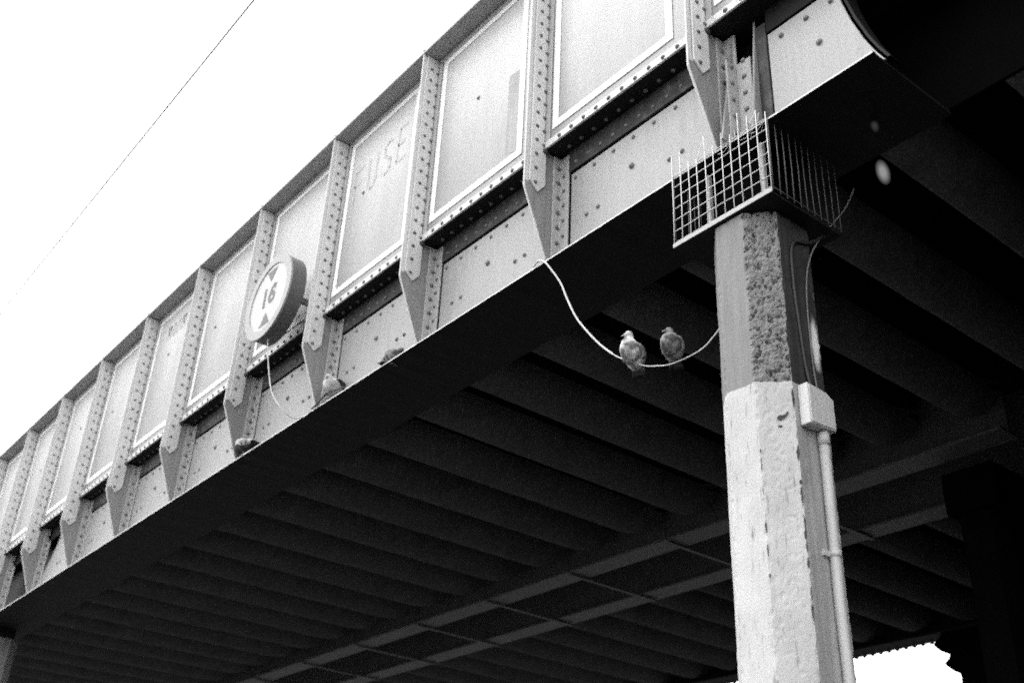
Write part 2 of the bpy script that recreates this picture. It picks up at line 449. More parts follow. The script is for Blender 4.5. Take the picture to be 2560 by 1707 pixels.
def curved_strip(c, dx, m, nm, par):
    q = MB(); n = len(c)
    vs = []
    for x, z in c:
        vs += [(x, YL - .004, z), (x + dx, YL - .004, z), (x, YL + .09, z), (x + dx, YL + .09, z)]
    fs = []
    for i in range(n - 1):
        a, b = 4 * i, 4 * i + 4
        fs += [(a, a + 1, b + 1, b), (a + 1, a + 3, b + 3, b + 1), (a + 3, a + 2, b + 2, b + 3), (a + 2, a, b, b + 2)]
    return q.add(vs, fs).build(nm, m, par)
curved_strip([(x + .014, z) for x, z in cr], .012, M['soffit'], 'curved_flange', pl)
MB().box(-2.285, XR, YL - .012, YL + .004, 3.856, ZF - .0005).build('flange_angle', M['soffit'], bridge, .002)
# the same plate mirrored at the far support
cl = haunch_curve(-11.74, -12.35)
ar = MB().prism([(-10.86 + .0, 3.291), (-12.40, 3.291)] + cl + [(-10.86, 3.846)], 'y', YL - .0062, YL + .0058).build('haunch_plate', M['web'], bridge, .002)
rivets_lower(-10.96 - S * .74).build('rivet_row', M['rivetl'], ar)
MB().box(XL, -10.95, YL - .012, YL + .004, 3.856, ZF - .0006).build('flange_angle', M['soffit'], bridge, .002)
MB().box(XL, -11.8, YL + .10, YL + .12, 3.291, ZF - .001).build('backing_plate', M['soffit'], bridge)

# bearing stiffeners over the front column
def bearing(x, y0t, y0b, zt):
    p = MB().prism([(y0t, zt), (y0b, 3.292), (YL - .001, 3.292), (YL - .001, zt)], 'x', x - .006, x + .006).build('bearing_stiffener', M['gusset'], bridge, .002)
    zt = 3.80
    a = MB().prism([(x + .0065, YL - .075), (x + .017, YL - .075), (x + .017, YL - .012), (x + .105, YL - .012), (x + .105, YL - .001), (x + .0065, YL - .001)], 'z', 3.293, zt - .01)
    a.build('corner_angle', M['legs'], p, .002)
    r = MB()
    for k in range(5):
        r.dome((x + .0172, YL - .045, 3.36 + .1 * k), (1, 0, 0), .014)
        r.dome((x + .065, YL - .0122, 3.39 + .1 * k), (0, -1, 0), .014)
    r.build('rivet_row', M['rivetl'], p)
    return p
bearing(-2.495, YL - .008, YL - .125, 3.97)
p2 = MB().prism([(YL - .006, 3.985), (YL - .075, 3.292), (YL - .001, 3.292), (YL - .001, 3.985)], 'x', -2.362, -2.35).build('bearing_stiffener', M['gusset'], bridge, .002)
MB().box(-2.349, -2.29, YL - .012, YL - .001, 3.293, 3.93).build('corner_angle', M['underleg'], p2, .002)
MB().box(X0 + .02, -2.28, YL + .10, YL + .112, 3.291, ZF - .001).build('backing_plate', M['soffit'], bridge)

# bottom flange with a slightly ragged, dirty lip
lip = MB()
n = 420; vs = []; fs = []
for i in range(n + 1):
    x = XL + (-1.73 - XL) * i / n
    j = .006 * (noise.noise(Vector((x * 9, 3.3, 0))) + .6 * noise.noise(Vector((x * 31, 7.1, 0))))
    for y, z in ((YB + j * .4, ZBOT + j * .5), (3.62, ZBOT), (3.62, ZBOT + .0165), (YB + j * .6, ZBOT + .0070 + max(0, j) * .8)):
        vs.append((x, y, z))
for i in range(n):
    for k in range(4):
        a, b = 4 * i + k, 4 * i + (k + 1) % 4
        fs.append((a, b, b + 4, a + 4))
fs += [(0, 3, 2, 1), (4 * n, 4 * n + 1, 4 * n + 2, 4 * n + 3)]
lip.add(vs, fs).build('bottom_flange', M['soffit'], bridge)
edge = MB()
vs = []; fs = []
for i in range(n + 1):
    x = XL + (-1.73 - XL) * i / n
    j = .006 * (noise.noise(Vector((x * 9, 3.3, 0))) + .6 * noise.noise(Vector((x * 31, 7.1, 0))))
    k2 = .004 * noise.noise(Vector((x * 17, 1.1, 4)))
    for y, z in ((YB + j * .4 - .0035, ZBOT + j * .5 + .001 + k2 * .5), (YB + j * .6 - .0035, ZBOT + .0085 + max(0, j) * .8), (YB + .02, ZBOT + .0125 + max(0, j) * .8 + max(0, k2)), (YB + .02, ZBOT + .0100)):
        vs.append((x, y, z))
for i in range(n):
    for k in range(4):
        a, b = 4 * i + k, 4 * i + (k + 1) % 4
        fs.append((a, b, b + 4, a + 4))
edge.add(vs, fs).build('flange_lip', M['mottled'], bridge)

# underside: jack arches between cross beams, two inner girders, cross ties
ARCH, XA = .62, -5.20
def vault(x_lo, y0, y1):
    """arch between two cross beams, recess shade put into its near-black colour"""
    n = 14; zs, zc = 3.50, 4.02; a0, a1 = x_lo + .198, x_lo + ARCH - .013
    under = [(a0 + (a1 - a0) * (1 - cos(pi * i / n)) / 2, zs + (zc - zs) * sin(pi * i / n) ** .6) for i in range(n + 1)]
    vs = []
    for x, z in under: vs += [(x, y0, z), (x, y1, z)]
    return MB().add(vs, [(2 * i, 2 * i + 1, 2 * i + 3, 2 * i + 2) for i in range(n)], True)
def cross_beam(x_lo, y0, y1):
    """encased cross beam: sharp arris on the far side, rolled haunch on the near side; its cast face wavers a little"""
    pr = [(x_lo - .012, 4.024), (x_lo - .012, 3.315), (x_lo - .002, 3.305)]
    for i in range(11):
        a = (pi / 2) * i / 10
        pr.append((x_lo + .012 + .190 * sin(a), 3.305 + .21 * (1 - cos(a))))
    ny = 24; vs = []; n = len(pr)
    for j in range(ny + 1):
        y = y0 + (y1 - y0) * j / ny
        e = max(0, (y - (y1 - .35)) / .35); w = .004 * noise.noise(Vector((x_lo * 3, y * 4, 1)))
        for k, (x, z) in enumerate(pr):
            vs.append((x + (w if 1 <= k else 0), y, z + (.085 * e * e if k >= 1 else 0) + (.003 * noise.noise(Vector((x * 9, y * 6, 2))) if k > 1 else 0)))
    fs = [(j * n + i, (j + 1) * n + i, (j + 1) * n + i + 1, j * n + i + 1) for j in range(ny) for i in range(n - 1)]
    return MB().add(vs, fs, False)
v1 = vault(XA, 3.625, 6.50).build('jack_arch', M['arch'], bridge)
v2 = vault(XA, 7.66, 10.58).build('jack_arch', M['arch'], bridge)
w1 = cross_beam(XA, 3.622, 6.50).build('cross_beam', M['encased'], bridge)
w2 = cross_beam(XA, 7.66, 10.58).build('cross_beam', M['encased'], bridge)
for o in (w1, w2):
    for k, pf in enumerate(o.data.polygons): pf.use_smooth = 2 <= k % 13 <= 11
for k in range(-11, 26):
    if k == 0: continue
    for a, b in ((v1, w1), (v2, w2))[:2 if k > -3 else 1]:
        copy_part(a, bridge, -ARCH * k); copy_part(b, bridge, -ARCH * k)
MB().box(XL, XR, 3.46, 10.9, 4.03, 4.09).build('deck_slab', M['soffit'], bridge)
MB().box(XL, XR, 3.60, 3.618, 3.2915, 4.028).build('girder_web', M['abut'], bridge)
for y0, y1 in ((6.505, 6.735), (7.42, 7.65)):
    ym = (y0 + y1) / 2
    g = MB().prism([(y0, 3.262), (y1, 3.262), (y1, 3.282), (ym + .008, 3.282), (ym + .008, 4.028), (ym - .008, 4.028), (ym - .008, 3.282), (y0, 3.282)], 'x', XL, -3.2)
    g.build('inner_girder', M['beam'], bridge, .002)
for k in range(-1, 8):
    x = -6.23 - 1.24 * k
    MB().box(x - .02, x + .02, 6.52, 7.64, 3.242, 3.256).build('cross_tie', M['beam'], bridge)
    MB().box(x - .004, x + .004, 6.48, 6.497, 3.256, 3.40).build('cleat', M['beam'], bridge)
# far girder
fg = MB().prism([(10.42, 3.27), (10.70, 3.27), (10.70, 3.29), (10.62, 3.29), (10.62, 5.5), (10.60, 5.5), (10.60, 3.29), (10.42, 3.29)], 'x', XL, XR)
fgo = fg.build('far_girder', M['soffit'], bridge)
r = MB()
for k in range(80): r.dome((-1.5 - .1045 * k, 10.655, 3.2698), (0, 0, -1), .027, .032)
for k in range(30): r.dome((-9.9 - .1045 * k, 10.655, 3.2698), (0, 0, -1), .01, .004)
r.build('rivet_row', M['rivet'], fgo)

# ------------------------------------------------------------------ columns
def chamfer_poly(cx, cy, hx, hy, c):
    return [(cx - hx + c, cy - hy), (cx + hx - c, cy - hy), (cx + hx, cy - hy + c), (cx + hx, cy + hy - c),
            (cx + hx - c, cy + hy), (cx - hx + c, cy + hy), (cx - hx, cy + hy - c), (cx - hx, cy - hy + c)]
def column_shaft(root, poly, z0, z1, m, dz, ds, rough, zsplit):
    n = len(poly); per = []
    for i in range(n):
        a = Vector(poly[i]); b = Vector(poly[(i + 1) % n]); L = (b - a).length
        nrm = Vector(((b - a).y, -(b - a).x)).normalized()
        k = max(2, int(L / (ds * .5 if i in (1, ) else ds * 1.5)))
        for j in range(k):
            t = j / k
            per.append((a.lerp(b, t), nrm, i, t, L))
    rows = max(2, int((z1 - z0) / dz)); vs = []; P = len(per)
    for r_ in range(rows + 1):
        z = z0 + (z1 - z0) * r_ / rows
        for p, nr, side, t, L in per:
            ed = min(t, 1 - t) * L
            q = Vector((p.x * 1., p.y * 1., z))
            d = .0025 * noise.noise(Vector((p.x * 20, p.y * 20, z * 4)))
            if side in (0, 7, 5): d += .0016 * noise.noise(Vector((p.x * 90, p.y * 90, z * 7)))      # board marks
            if side in (1,) and z > zsplit:                                                      # exposed aggregate
                q1 = Vector((p.x, p.y, z * .85 + (p.x - p.y) * .22))
                f1 = noise.noise(q1 * 24); f2 = noise.noise(q1 * 58 + Vector((3, 1, 7))); f3 = noise.noise(q1 * 125); f4 = noise.noise(q1 * 230)
                fr = .55 * f1 + .75 * f2 + .55 * f3 + .30 * f4
                d -= .0075 * fr + rough * max(0, fr - .28) * 1.1
            elif side in (1,):
                v = noise.noise(Vector((p.x * 55, p.y * 55, z * 40)))
                d -= rough * .16 * max(0, v - .05)
            # chipped arrises
            e = noise.noise(Vector((p.x * 3 + side, 5.5, z * 11))) + .6 * noise.noise(Vector((p.x * 5, side, z * 37)))
            if ed < .006: d -= .012 * max(0, e - .12) + (.007 * max(0, noise.noise(Vector((side * 9.1, 2.2, z * 26))) ) )
            vs.append((p.x + nr.x * d, p.y + nr.y * d, z))
    fs = []
    for r_ in range(rows):
        for k in range(P):
            k2 = (k + 1) % P
            fs.append((r_ * P + k, r_ * P + k2, (r_ + 1) * P + k2, (r_ + 1) * P + k))
    fs.append(tuple(range(P))[::-1]); fs.append(tuple(rows * P + k for k in range(P)))
    o = MB().add(vs, fs, False).build('shaft', m, root)
    if rough:                                        # the flank beside the cables is darker down to the paint line, shade-tinted below
        o.data.materials.append(M['concrete_flank']); o.data.materials.append(M['flank'])
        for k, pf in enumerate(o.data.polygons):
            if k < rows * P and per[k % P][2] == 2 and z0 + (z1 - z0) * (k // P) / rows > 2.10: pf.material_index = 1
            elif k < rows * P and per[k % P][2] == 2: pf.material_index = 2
    return o

CX, CY = -2.572, 3.343
KC = .979
CX2, CY2 = CX * KC, CY * KC
MB.K = KC
fc = thing('concrete_column', (CX2, CY2, -EYE), 'tall chamfered concrete column under the girder, grey on top and painted white below', 'column', None)
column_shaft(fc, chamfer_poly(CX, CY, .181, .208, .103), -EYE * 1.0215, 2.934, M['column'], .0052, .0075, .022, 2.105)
MB.K = 1.0
MB().prism([(CX2 - .13, 2.8735), (CX2 + .13, 2.8735), (CX2 + .13, 3.24), (CX2 + .2, 3.24), (CX2 + .2, 3.272), (CX2 - .2, 3.272), (CX2 - .2, 3.24), (CX2 - .13, 3.24)], 'y', CY2 - .10, CY2 + .15).build('bearing_block', M['abut'], fc, .004)
for dx in (-.155, .155):
    MB().box(CX2 + dx - .010, CX2 + dx + .010, CY2 - .15, CY2 - .125, 2.885, 3.24).build('holding_bolt', M['legs'], fc, .003)
MB.K = KC
def on_face(side, u, z, lift=.0006):
    """a point on a face of the front column: u metres along it"""
    P8 = chamfer_poly(CX, CY, .181, .208, .103)
    a, b = Vector(P8[side]), Vector(P8[(side + 1) % 8]); t = (b - a).normalized(); n_ = Vector((t.y, -t.x))
    p = a + t * u + n_ * lift
    return (p.x, p.y, z)
hole = [(.088, 1.990), (.100, 1.984), (.112, 1.995), (.124, 2.004), (.134, 2.020), (.127, 2.024), (.119, 2.012), (.107, 2.007), (.098, 2.010), (.086, 2.000)]
MB().add([on_face(1, u - .012, z - .055, .0035) for u, z in hole], [tuple(range(len(hole)))]).build('chip', M['grime'], fc)
MB().add([on_face(1, .085 + .010 * cos(a), 1.905 + .005 * sin(a * 1.0), .0035) for a in (0, 1, 2, 3, 4, 5.2)], [tuple(range(6))]).build('chip', M['grime'], fc)
L1 = .1457
for k in range(46):                                   # cracked arrises
    side_u = random.choice((L1 - .002, L1 - .002, .002)); z = random.uniform(-.2, 2.02); ln_ = random.uniform(.012, .075); w = random.uniform(.002, .0055) * (1.35 if side_u > .1 else .9)
    m_ = 7; vs = []
    for i_ in range(m_ + 1):
        t = i_ / m_; c_ = .003 * noise.noise(Vector((k * 3.3, z, i_ * .9))); ww = w * sin(pi * (.08 + .84 * t)) * (.6 + .6 * random.random())
        vs += [on_face(1, side_u + c_ - ww, z + ln_ * t, .0028), on_face(1, side_u + c_ + ww * .6, z + ln_ * t, .0028)]
    MB().add(vs, [(2 * i_, 2 * i_ + 1, 2 * i_ + 3, 2 * i_ + 2) for i_ in range(m_)]).build('crack', M['grime'], fc)

MB.K = 1.0
lc = thing('concrete_column', (-13.95, 3.343, -EYE), 'distant pale concrete column at the far left end of the girder', 'column', None)
column_shaft(lc, chamfer_poly(-13.95, 3.343, .181, .208, .103), -EYE, 3.17, M['concrete_pale'], .2, .05, .0, 9)
MB().box(-14.10, -13.80, 3.20, 3.48, 3.1705, 3.272).build('bearing_block', M['soffit'], lc, .004)
mc = thing('concrete_column', (-3.70, 7.15, -EYE), 'dim column standing in the dark under the two inner girders', 'column', None)
column_shaft(mc, chamfer_poly(-3.70, 7.15, .18, .2, .09), -EYE, 2.95, M['abut'], .2, .05, .0, 9)
MB().box(-3.90, -3.50, 6.9, 7.4, 2.9505, 3.26).build('crosshead', M['abut'], mc, .01)
oc = thing('concrete_column', (-5.80, 10.6, -EYE), 'black column with a scalloped stepped cap beside the patch of sky', 'column', None)
column_shaft(oc, chamfer_poly(-5.72, 10.6, .2, .2, .09), -EYE, 2.5, M['abut'], .2, .05, .0, 9)
prof = [(-6.165, 3.268), (-6.20, 3.225), (-6.245, 3.19), (-6.268, 3.168), (-6.245, 3.135), (-6.19, 3.085), (-6.125, 3.06), (-6.098, 3.045), (-6.125, 3.0), (-6.176, 2.962),
        (-6.14, 2.92), (-6.08, 2.87), (-6.022, 2.84), (-6.012, 2.80), (-6.02, 2.72), (-5.98, 2.64), (-5.94, 2.56), (-5.93, 2.45), (-5.2, 2.45), (-5.2, 3.268)]
MB().prism(prof, 'y', 10.44, 10.76).build('cap', M['abut'], oc)

# abutment that closes the right-hand side
ab = thing('abutment_wall', (-3.5, 7.0, -EYE), 'near-black shaded masonry abutment wall closing off the right side beneath the deck', 'wall')
wl = MB()
A = [(-1.25, 3.66), (-5.45, 11.2), (-3.5, 12.3), (1.44, 12.3), (1.44, 3.66)]
wl.prism(A, 'z', -EYE, 4.026)
wl.build('masonry', M['abut'], ab)
wl = MB().prism([(-1.40, 3.64), (-1.25, 3.64), (-5.3, 11.0), (-5.45, 11.0)], 'z', 2.72, 2.95).build('string_course', M['concrete_dark'], ab)

# ------------------------------------------------------------------ bird guard cage on top of the column
cx0, cx1, cy0, cy1, cz0, cz1 = -2.825, -2.268, 3.055, 3.52, 2.898, 3.285
cage = thing('bird_guard_cage', (CX2, CY2, 2.876), 'welded wire mesh bird guard cage wrapped round the column head under the girder', 'cage')
def mesh_panel(name, a, b, nx, nz, zext=0, mat_=M['wire'], rails=None):
    """vertical wires from a to b, horizontals nz"""
    q = MB(); a = Vector(a); b = Vector(b)
    for i in range(nx + 1):
        p = a.lerp(b, i / nx)
        j = random.uniform(-.003, .003)
        t = random.choice((.01, .03, .07, .12)) if zext else 0
        q.tube([(p.x, p.y, cz0 - .004), (p.x + j, p.y + j * .5, (cz0 + cz1) / 2), (p.x + j * .5, p.y, cz1 + t)], .0026, 6)
    for i in (range(nz + 1) if rails is None else rails):
        z = cz0 + .012 + (cz1 - cz0 - .014) * i / nz
        pts = []
        for k in range(7):
            p = a.lerp(b, k / 6); pts.append((p.x, p.y + .0048, z + random.uniform(-.0022, .0022)))
        q.tube(pts, .0026, 6)
    return q.build(name, mat_, cage)
mesh_panel('front_mesh', (cx0, cy0, 0), (cx1, cy0, 0), 11, 6, 1)
mesh_panel('side_mesh', (cx1, cy0 + .012, 0), (cx1, cy1, 0), 10, 6, 0, M['sidewire'], (0,))
mesh_panel('side_mesh', (cx0, cy0 + .012, 0), (cx0, cy1, 0), 10, 6, 0, M['sidewire'], (0,))
MB().box(cx0 - .004, cx1 + .004, cy0 - .006, cy0 - .002, 2.878, 2.900).build('bottom_lip', M['legs'], cage, .001)
bp = MB().box(cx0, cx1, cy0, cy1, 2.876, 2.884)
bp.build('base_tray', M['soffit'], cage)
cu = MB()
for x in (-2.77, -2.66, -2.60, -2.50, -2.44, -2.36, -2.31):
    h_ = random.uniform(.04, .13); dx = random.uniform(-.03, .03)
    cu.tube([(x, cy0, cz1), (x + dx * .3, cy0 + .01, cz1 + h_ * .5), (x + dx, cy0 + .03, cz1 + h_)], .0018, 5)
for x in (-2.55, -2.42, -2.36):
    cu.tube([(x, cy0 + .01, cz1 - .03), (x + .03, cy0 + .012, cz1 - .035), (x + .07, cy0 + .012, cz1 - .01), (x + .05, cy0 + .02, cz1 - .045)], .0018, 5)
cu.build('loose_wire', M['wire'], cage)

# ------------------------------------------------------------------ junction box, conduit, cables on the column
MB.K = KC
bx = thing('junction_box', (-2.391 * KC, 3.345 * KC, 1.90 * KC), 'white painted junction box with a hooded top on the side of the column', 'box')
bxm = MB().prism([(3.262, 1.915), (3.425, 1.925), (3.425, 2.065), (3.385, 2.085), (3.262, 2.092)], 'x', -2.388, -2.340)
bxm.build('casing', M['box'], bx, .004, None, 2)
MB().prism([(3.268, 1.921), (3.419, 1.931), (3.419, 2.06), (3.381, 2.078), (3.268, 2.085)], 'x', -2.3395, -2.336).build('lid', M['box'], bx, .001)
pp = thing('conduit_pipe', (-2.37 * KC, 3.37 * KC, -EYE), 'straight pale conduit pipe running down the column from the junction box', 'pipe')
pts = [(-2.368, 3.372, -EYE / KC)] + [(-2.368 + .002 * sin(i * 1.3), 3.372 + .003 * sin(i * 2.1), -1.4 + i * .33) for i in range(10)] + [(-2.368, 3.372, 1.913)]
MB().tube(pts, .0205, 14).build('tube', M['pipe'], pp)
MB().tube([(-2.368, 3.372, 1.86), (-2.368, 3.372, 1.905)], .0245, 14).build('collar', M['pipe'], pp)
for z in (1.417, .25, -.9):
    c = MB()
    c.tube([(-2.368, 3.372, z - .012), (-2.368, 3.372, z + .012)], .0235, 14).box(-2.390, -2.378, 3.318, 3.372, z - .011, z + .011)
    c.build('clamp', M['pipe'], pp)
def cable(name, pts, r, m, label, cat='cable', group=None, seg=8):
    # smooth the way points
    P = [Vector(p) for p in pts]; out = []
    for i in range(len(P) - 1):
        a, b, c, d = P[max(i - 1, 0)], P[i], P[i + 1], P[min(i + 2, len(P) - 1)]
        for k in range(6):
            t = k / 6
            out.append(.5 * ((2 * b) + (c - a) * t + (2 * a - 5 * b + 4 * c - d) * t * t + (3 * b - a - 3 * c + d) * t ** 3))
    out.append(P[-1])
    o = MB().tube(out, r, seg).build(name, m)
    tag(o, label, cat, group)
    return o
cable('power_cable', [(-2.30, 3.72, 3.26), (-2.33, 3.66, 3.12), (-2.372, 3.50, 2.90), (-2.380, 3.42, 2.75), (-2.383, 3.385, 2.6), (-2.384, 3.375, 2.4), (-2.384, 3.378, 2.2), (-2.375, 3.38, 2.075)], .0036, M['dimcable'],
      'thin pale cable curving from behind the cage down to the junction box')
cable('power_cable', [(-2.36, 3.60, 2.99), (-2.379, 3.44, 2.86), (-2.384, 3.32, 2.80), (-2.384, 3.30, 2.6), (-2.384, 3.31, 2.4), (-2.383, 3.325, 2.2), (-2.37, 3.335, 2.08)], .008, M['blackcable'],
      'black cable clipped flat down the shaded side of the column')

# ------------------------------------------------------------------ slack cable and the sign
MB.K = 1.0
slack = [(-3.85, 3.064, 3.290), (-3.80, 3.055, 3.296), (-3.745, 3.050, 3.264), (-3.70, 3.06, 3.20), (-3.648, 3.085, 3.10), (-3.60, 3.095, 2.978), (-3.545, 3.105, 2.857), (-3.47, 3.115, 2.745), (-3.40, 3.13, 2.653), (-3.325, 3.14, 2.575), (-3.265, 3.15, 2.525),
         (-3.138, 3.16, 2.443), (-3.07, 3.17, 2.417), (-2.985, 3.18, 2.397), (-2.875, 3.195, 2.403), (-2.81, 3.205, 2.421), (-2.765, 3.215, 2.457), (-2.738, 3.222, 2.485), (-2.70, 3.24, 2.56)]
cable('slack_cable', slack, [.0052] * 55 + [.0032] * 54, M['cable'], 'slack pale cable drooping from the girder edge to the column, two pigeons on it')
SX, SZ, SY, SR = -6.527, 4.206, 2.75, .34
sg = thing('clearance_sign', (SX, 2.88, SZ), 'round illuminated-style clearance sign reading 16 feet between black triangles', 'sign')
sg['label'] = "round drum-shaped height clearance sign reading 16' with two triangles"
def disc(y0, y1, r0, r1, seg=72):
    q = MB(); vs = []; fs = []
    for k in range(seg):
        a = 2 * pi * k / seg
        vs += [(SX + r0 * cos(a), y0, SZ + r0 * sin(a)), (SX + r1 * cos(a), y1, SZ + r1 * sin(a))]
    for k in range(seg):
        a, b = 2 * k, 2 * ((k + 1) % seg)
        fs.append((a, b, b + 1, a + 1))
    return q.add(vs, fs, True)
d = disc(SY + .004, 2.872, SR - .002, SR - .004)
d.add([(SX + (SR - .004) * cos(2 * pi * k / 72), 2.872, SZ + (SR - .004) * sin(2 * pi * k / 72)) for k in range(72)], [tuple(range(72))[::-1]])
d.build('drum', M['rim'], sg)
rg = disc(SY - .004, SY + .010, SR, SR)
a = disc(SY - .004, SY - .004, SR, .272); rg.add(a.v, a.f)
a = disc(SY - .004, SY + .006, .272, .270); rg.add(a.v, a.f)
rg.build('ring', M['signring'], sg)
fcx = MB().add([(SX + .271 * cos(2 * pi * k / 72), SY + .003, SZ + .271 * sin(2 * pi * k / 72)) for k in range(72)], [tuple(range(72))])
face = fcx.build('face', M['signface'], sg)
MB().prism([(SX - .075, SZ + .235), (SX + .075, SZ + .235), (SX, SZ + .135)], 'y', SY + .0005, SY + .0026).build('triangle', M['ink'], face)
MB().prism([(SX - .075, SZ - .235), (SX + .075, SZ - .235), (SX, SZ - .135)], 'y', SY + .0005, SY + .0026).build('triangle', M['ink'], face)
def text_part(name, body, size, loc, parent, m, top, ext=.0008, shear=0, bold=0):
    cu = bpy.data.curves.new(name, 'FONT'); cu.body = body; cu.size = size; cu.extrude = ext; cu.align_x = 'CENTER'; cu.align_y = 'CENTER'; cu.shear = shear
    cu.offset = bold
    t = bpy.data.objects.new(name + '_curve', cu); col.objects.link(t)
    bpy.context.view_layer.update()
    me = bpy.data.meshes.new_from_object(t.evaluated_get(bpy.context.evaluated_depsgraph_get()))
    bpy.data.objects.remove(t); bpy.data.curves.remove(cu)
    me.transform(Matrix.Translation(Vector(loc) - ROOT[top.name]) @ Matrix.Rotation(pi / 2, 4, 'X'))
    me.materials.clear(); me.materials.append(m)
    o = bpy.data.objects.new(name, me); col.objects.link(o); o.parent = parent
    return o
text_part('numerals', '16', .225, (SX - .005, SY + .0015, SZ + .003), face, M['ink'], sg, .0008, 0, .005)
MB().prism([(SX + .088, SZ + .085), (SX + .102, SZ + .085), (SX + .094, SZ + .035), (SX + .086, SZ + .035)], 'y', SY + .0005, SY + .0026).build('foot_mark', M['ink'], face)
for x in (-.12, .12):
    MB().box(SX + x - .02, SX + x + .02, 2.8725, 3.019, SZ - .02, SZ + .02).build('bracket', M['gusset'], sg, .003)
cable('sign_cable', [(-6.515, 2.80, 3.88), (-6.498, 2.80, 3.80), (-6.438, 2.81, 3.60), (-6.36, 2.83, 3.39), (-6.27, 2.88, 3.255), (-6.26, 2.96, 3.21), (-6.24, 3.03, 3.235), (-6.19, 3.055, 3.268)], .004, M['cable'],
      'thin cable looping down from the round clearance sign to the girder edge')
cable('sign_cable', [(-6.19, 3.057, 3.287), (-6.13, 3.055, 3.292), (-6.04, 3.06, 3.33), (-5.97, 3.062, 3.336), (-5.88, 3.062, 3.318), (-5.77, 3.062, 3.296)], .006, M['blackcable'],
      'short black cable end lying on the girder ledge below a pale pigeon')

# faded scrawl on two panels
def scrawl(strokes, label_name):
    q = MB()
    for s in strokes:
        for (x0, z0), (x1, z1) in zip(s, s[1:]):
            dx, dz = x1 - x0, z1 - z0; L = math.hypot(dx, dz) or 1; w = .014
            nx, nz = -dz / L * w, dx / L * w
            q.add([(x0 - nx, YW - .0016, z0 - nz), (x1 - nx, YW - .0016, z1 - nz), (x1 + nx, YW - .0016, z1 + nz), (x0 + nx, YW - .0016, z0 + nz)], [(0, 1, 2, 3)])
    q.build('scrawl', M['scrawl'], bridge)
def glyph(g, x, z, w, h): return [[(x + a * w, z + b * h) for a, b in s] for s in g]
GL = {'F': [[(0, 0), (0, 1), (.9, 1.05)], [(0, .55), (.7, .58)]], 'U': [[(0, 1), (0.05, .15), (.4, 0), (.8, .15), (.85, 1)]],
      'S': [[(.9, .9), (.5, 1), (.1, .8), (.3, .55), (.8, .4), (.8, .1), (.4, 0), (0, .1)]], 'E': [[(.9, 1), (.1, 1), (0, 0), (.9, 0)], [(.05, .5), (.7, .52)]],
      'm': [[(0, 0), (.1, 1), (.4, .3), (.7, 1), (.9, 0)]], 'o': [[(.5, 1), (0, .5), (.4, 0), (.9, .4), (.5, 1)]], 'n': [[(0, 0), (.1, .9), (.5, 1), (.8, .8), (.9, 0)]]}
st = []
for i, g in enumerate('FUSE'): st += glyph(GL[g], -5.98 + .19 * i, 4.86 + .02 * i, .13, .30)
scrawl(st, 'a')
st = []
for i, g in enumerate('monm'): st += glyph(GL[g], -9.42 + .11 * i, 5.17, .08, .14)
scrawl(st, 'b')
# bare primer patch on one panel
q = MB(); vs = []; 
nn = 24
L_ = [(-4.125 + .014 * noise.noise(Vector((k * .9, 1, 0))), 4.20 + .62 * k / nn) for k in range(nn + 1)]
R_ = [(-4.008 + .02 * noise.noise(Vector((k * 1.1, 9, 0))), 4.165 + .64 * k / nn) for k in range(nn + 1)]
for (a, b), (c, d_) in zip(L_, R_): vs += [(a, YW - .0012, b), (c, YW - .0012, d_)]
q.add(vs, [(2 * k, 2 * k + 1, 2 * k + 3, 2 * k + 2) for k in range(nn)])
M['primer'] = mat('bare_primer', .40, .2, .6, 30, .2, 80, .3, .3)
q.build('primer_patch', M['primer'], bridge)

# ------------------------------------------------------------------ overhead wire
w = MB().tube([(22 - 3 * k, 3.3, 10.35 + .00012 * (k - 12) ** 2) for k in range(26)], .0145, 6).build('overhead_wire', M['blackcable'])
tag(w, 'thin overhead wire crossing the white sky above the bridge', 'wire')

# ------------------------------------------------------------------ soft glowing spots in the dark, nested emissive shells
def glow_shell(name, emit, clear):
    m = bpy.data.materials.new(name); m.use_nodes = True
    nt = m.node_tree; N = nt.nodes; L = nt.links; N.remove(N['Principled BSDF'])
    e = N.new('ShaderNodeEmission'); e.inputs['Strength'].default_value = emit
    t = N.new('ShaderNodeBsdfTransparent'); x = N.new('ShaderNodeMixShader'); x.inputs[0].default_value = 1 - clear
    L.new(t.outputs[0], x.inputs[1]); L.new(e.outputs[0], x.inputs[2]); L.new(x.outputs[0], N['Material Output'].inputs['Surface'])
    return m
def glow(name, c, rx, rz, label, gain):
    L = thing(name, c, label, 'glow')
    parts = (('core', .50, .42, .0), ('inner_shell', .68, .30, .62), ('inner_shell', .85, .22, .68), ('outer_shell', 1.02, .14, .72), ('outer_shell', 1.22, .10, .80))
    for nm, f, e, cl in parts:
        q = MB(); vs = []; fs = []; A, B = 16, 10
        for i in range(B + 1):
            t = pi * i / B
            for k in range(A):
                u = 2 * pi * k / A
                vs.append((c[0] + f * rx * sin(t) * cos(u) - .12 * f * rz * cos(t), c[1] + f * rx * sin(t) * sin(u), c[2] + f * rz * cos(t)))
        for i in range(B):
            for k in range(A):
                k3 = (k + 1) % A
                fs.append((i * A + k, i * A + k3, (i + 1) * A + k3, (i + 1) * A + k))
        q.add(vs, fs, True).build(nm, glow_shell(name + '_' + nm, e * gain, cl), L)
    MB().tube([(c[0] - .03, c[1], c[2] + rz * 1.3), (c[0] - .03, c[1], 4.03)], .004, 6).build('stem', M['abut'], L)
    return L
glow('oval_glow', (-2.085, 3.62, 3.175), .024, .058, 'small soft oval glow in the dark to the right of the cage', 1.0)
glow('oval_glow', (-1.975, 3.42, 3.255), .015, .032, 'faint tiny glow above the brighter oval one in the dark', .13)

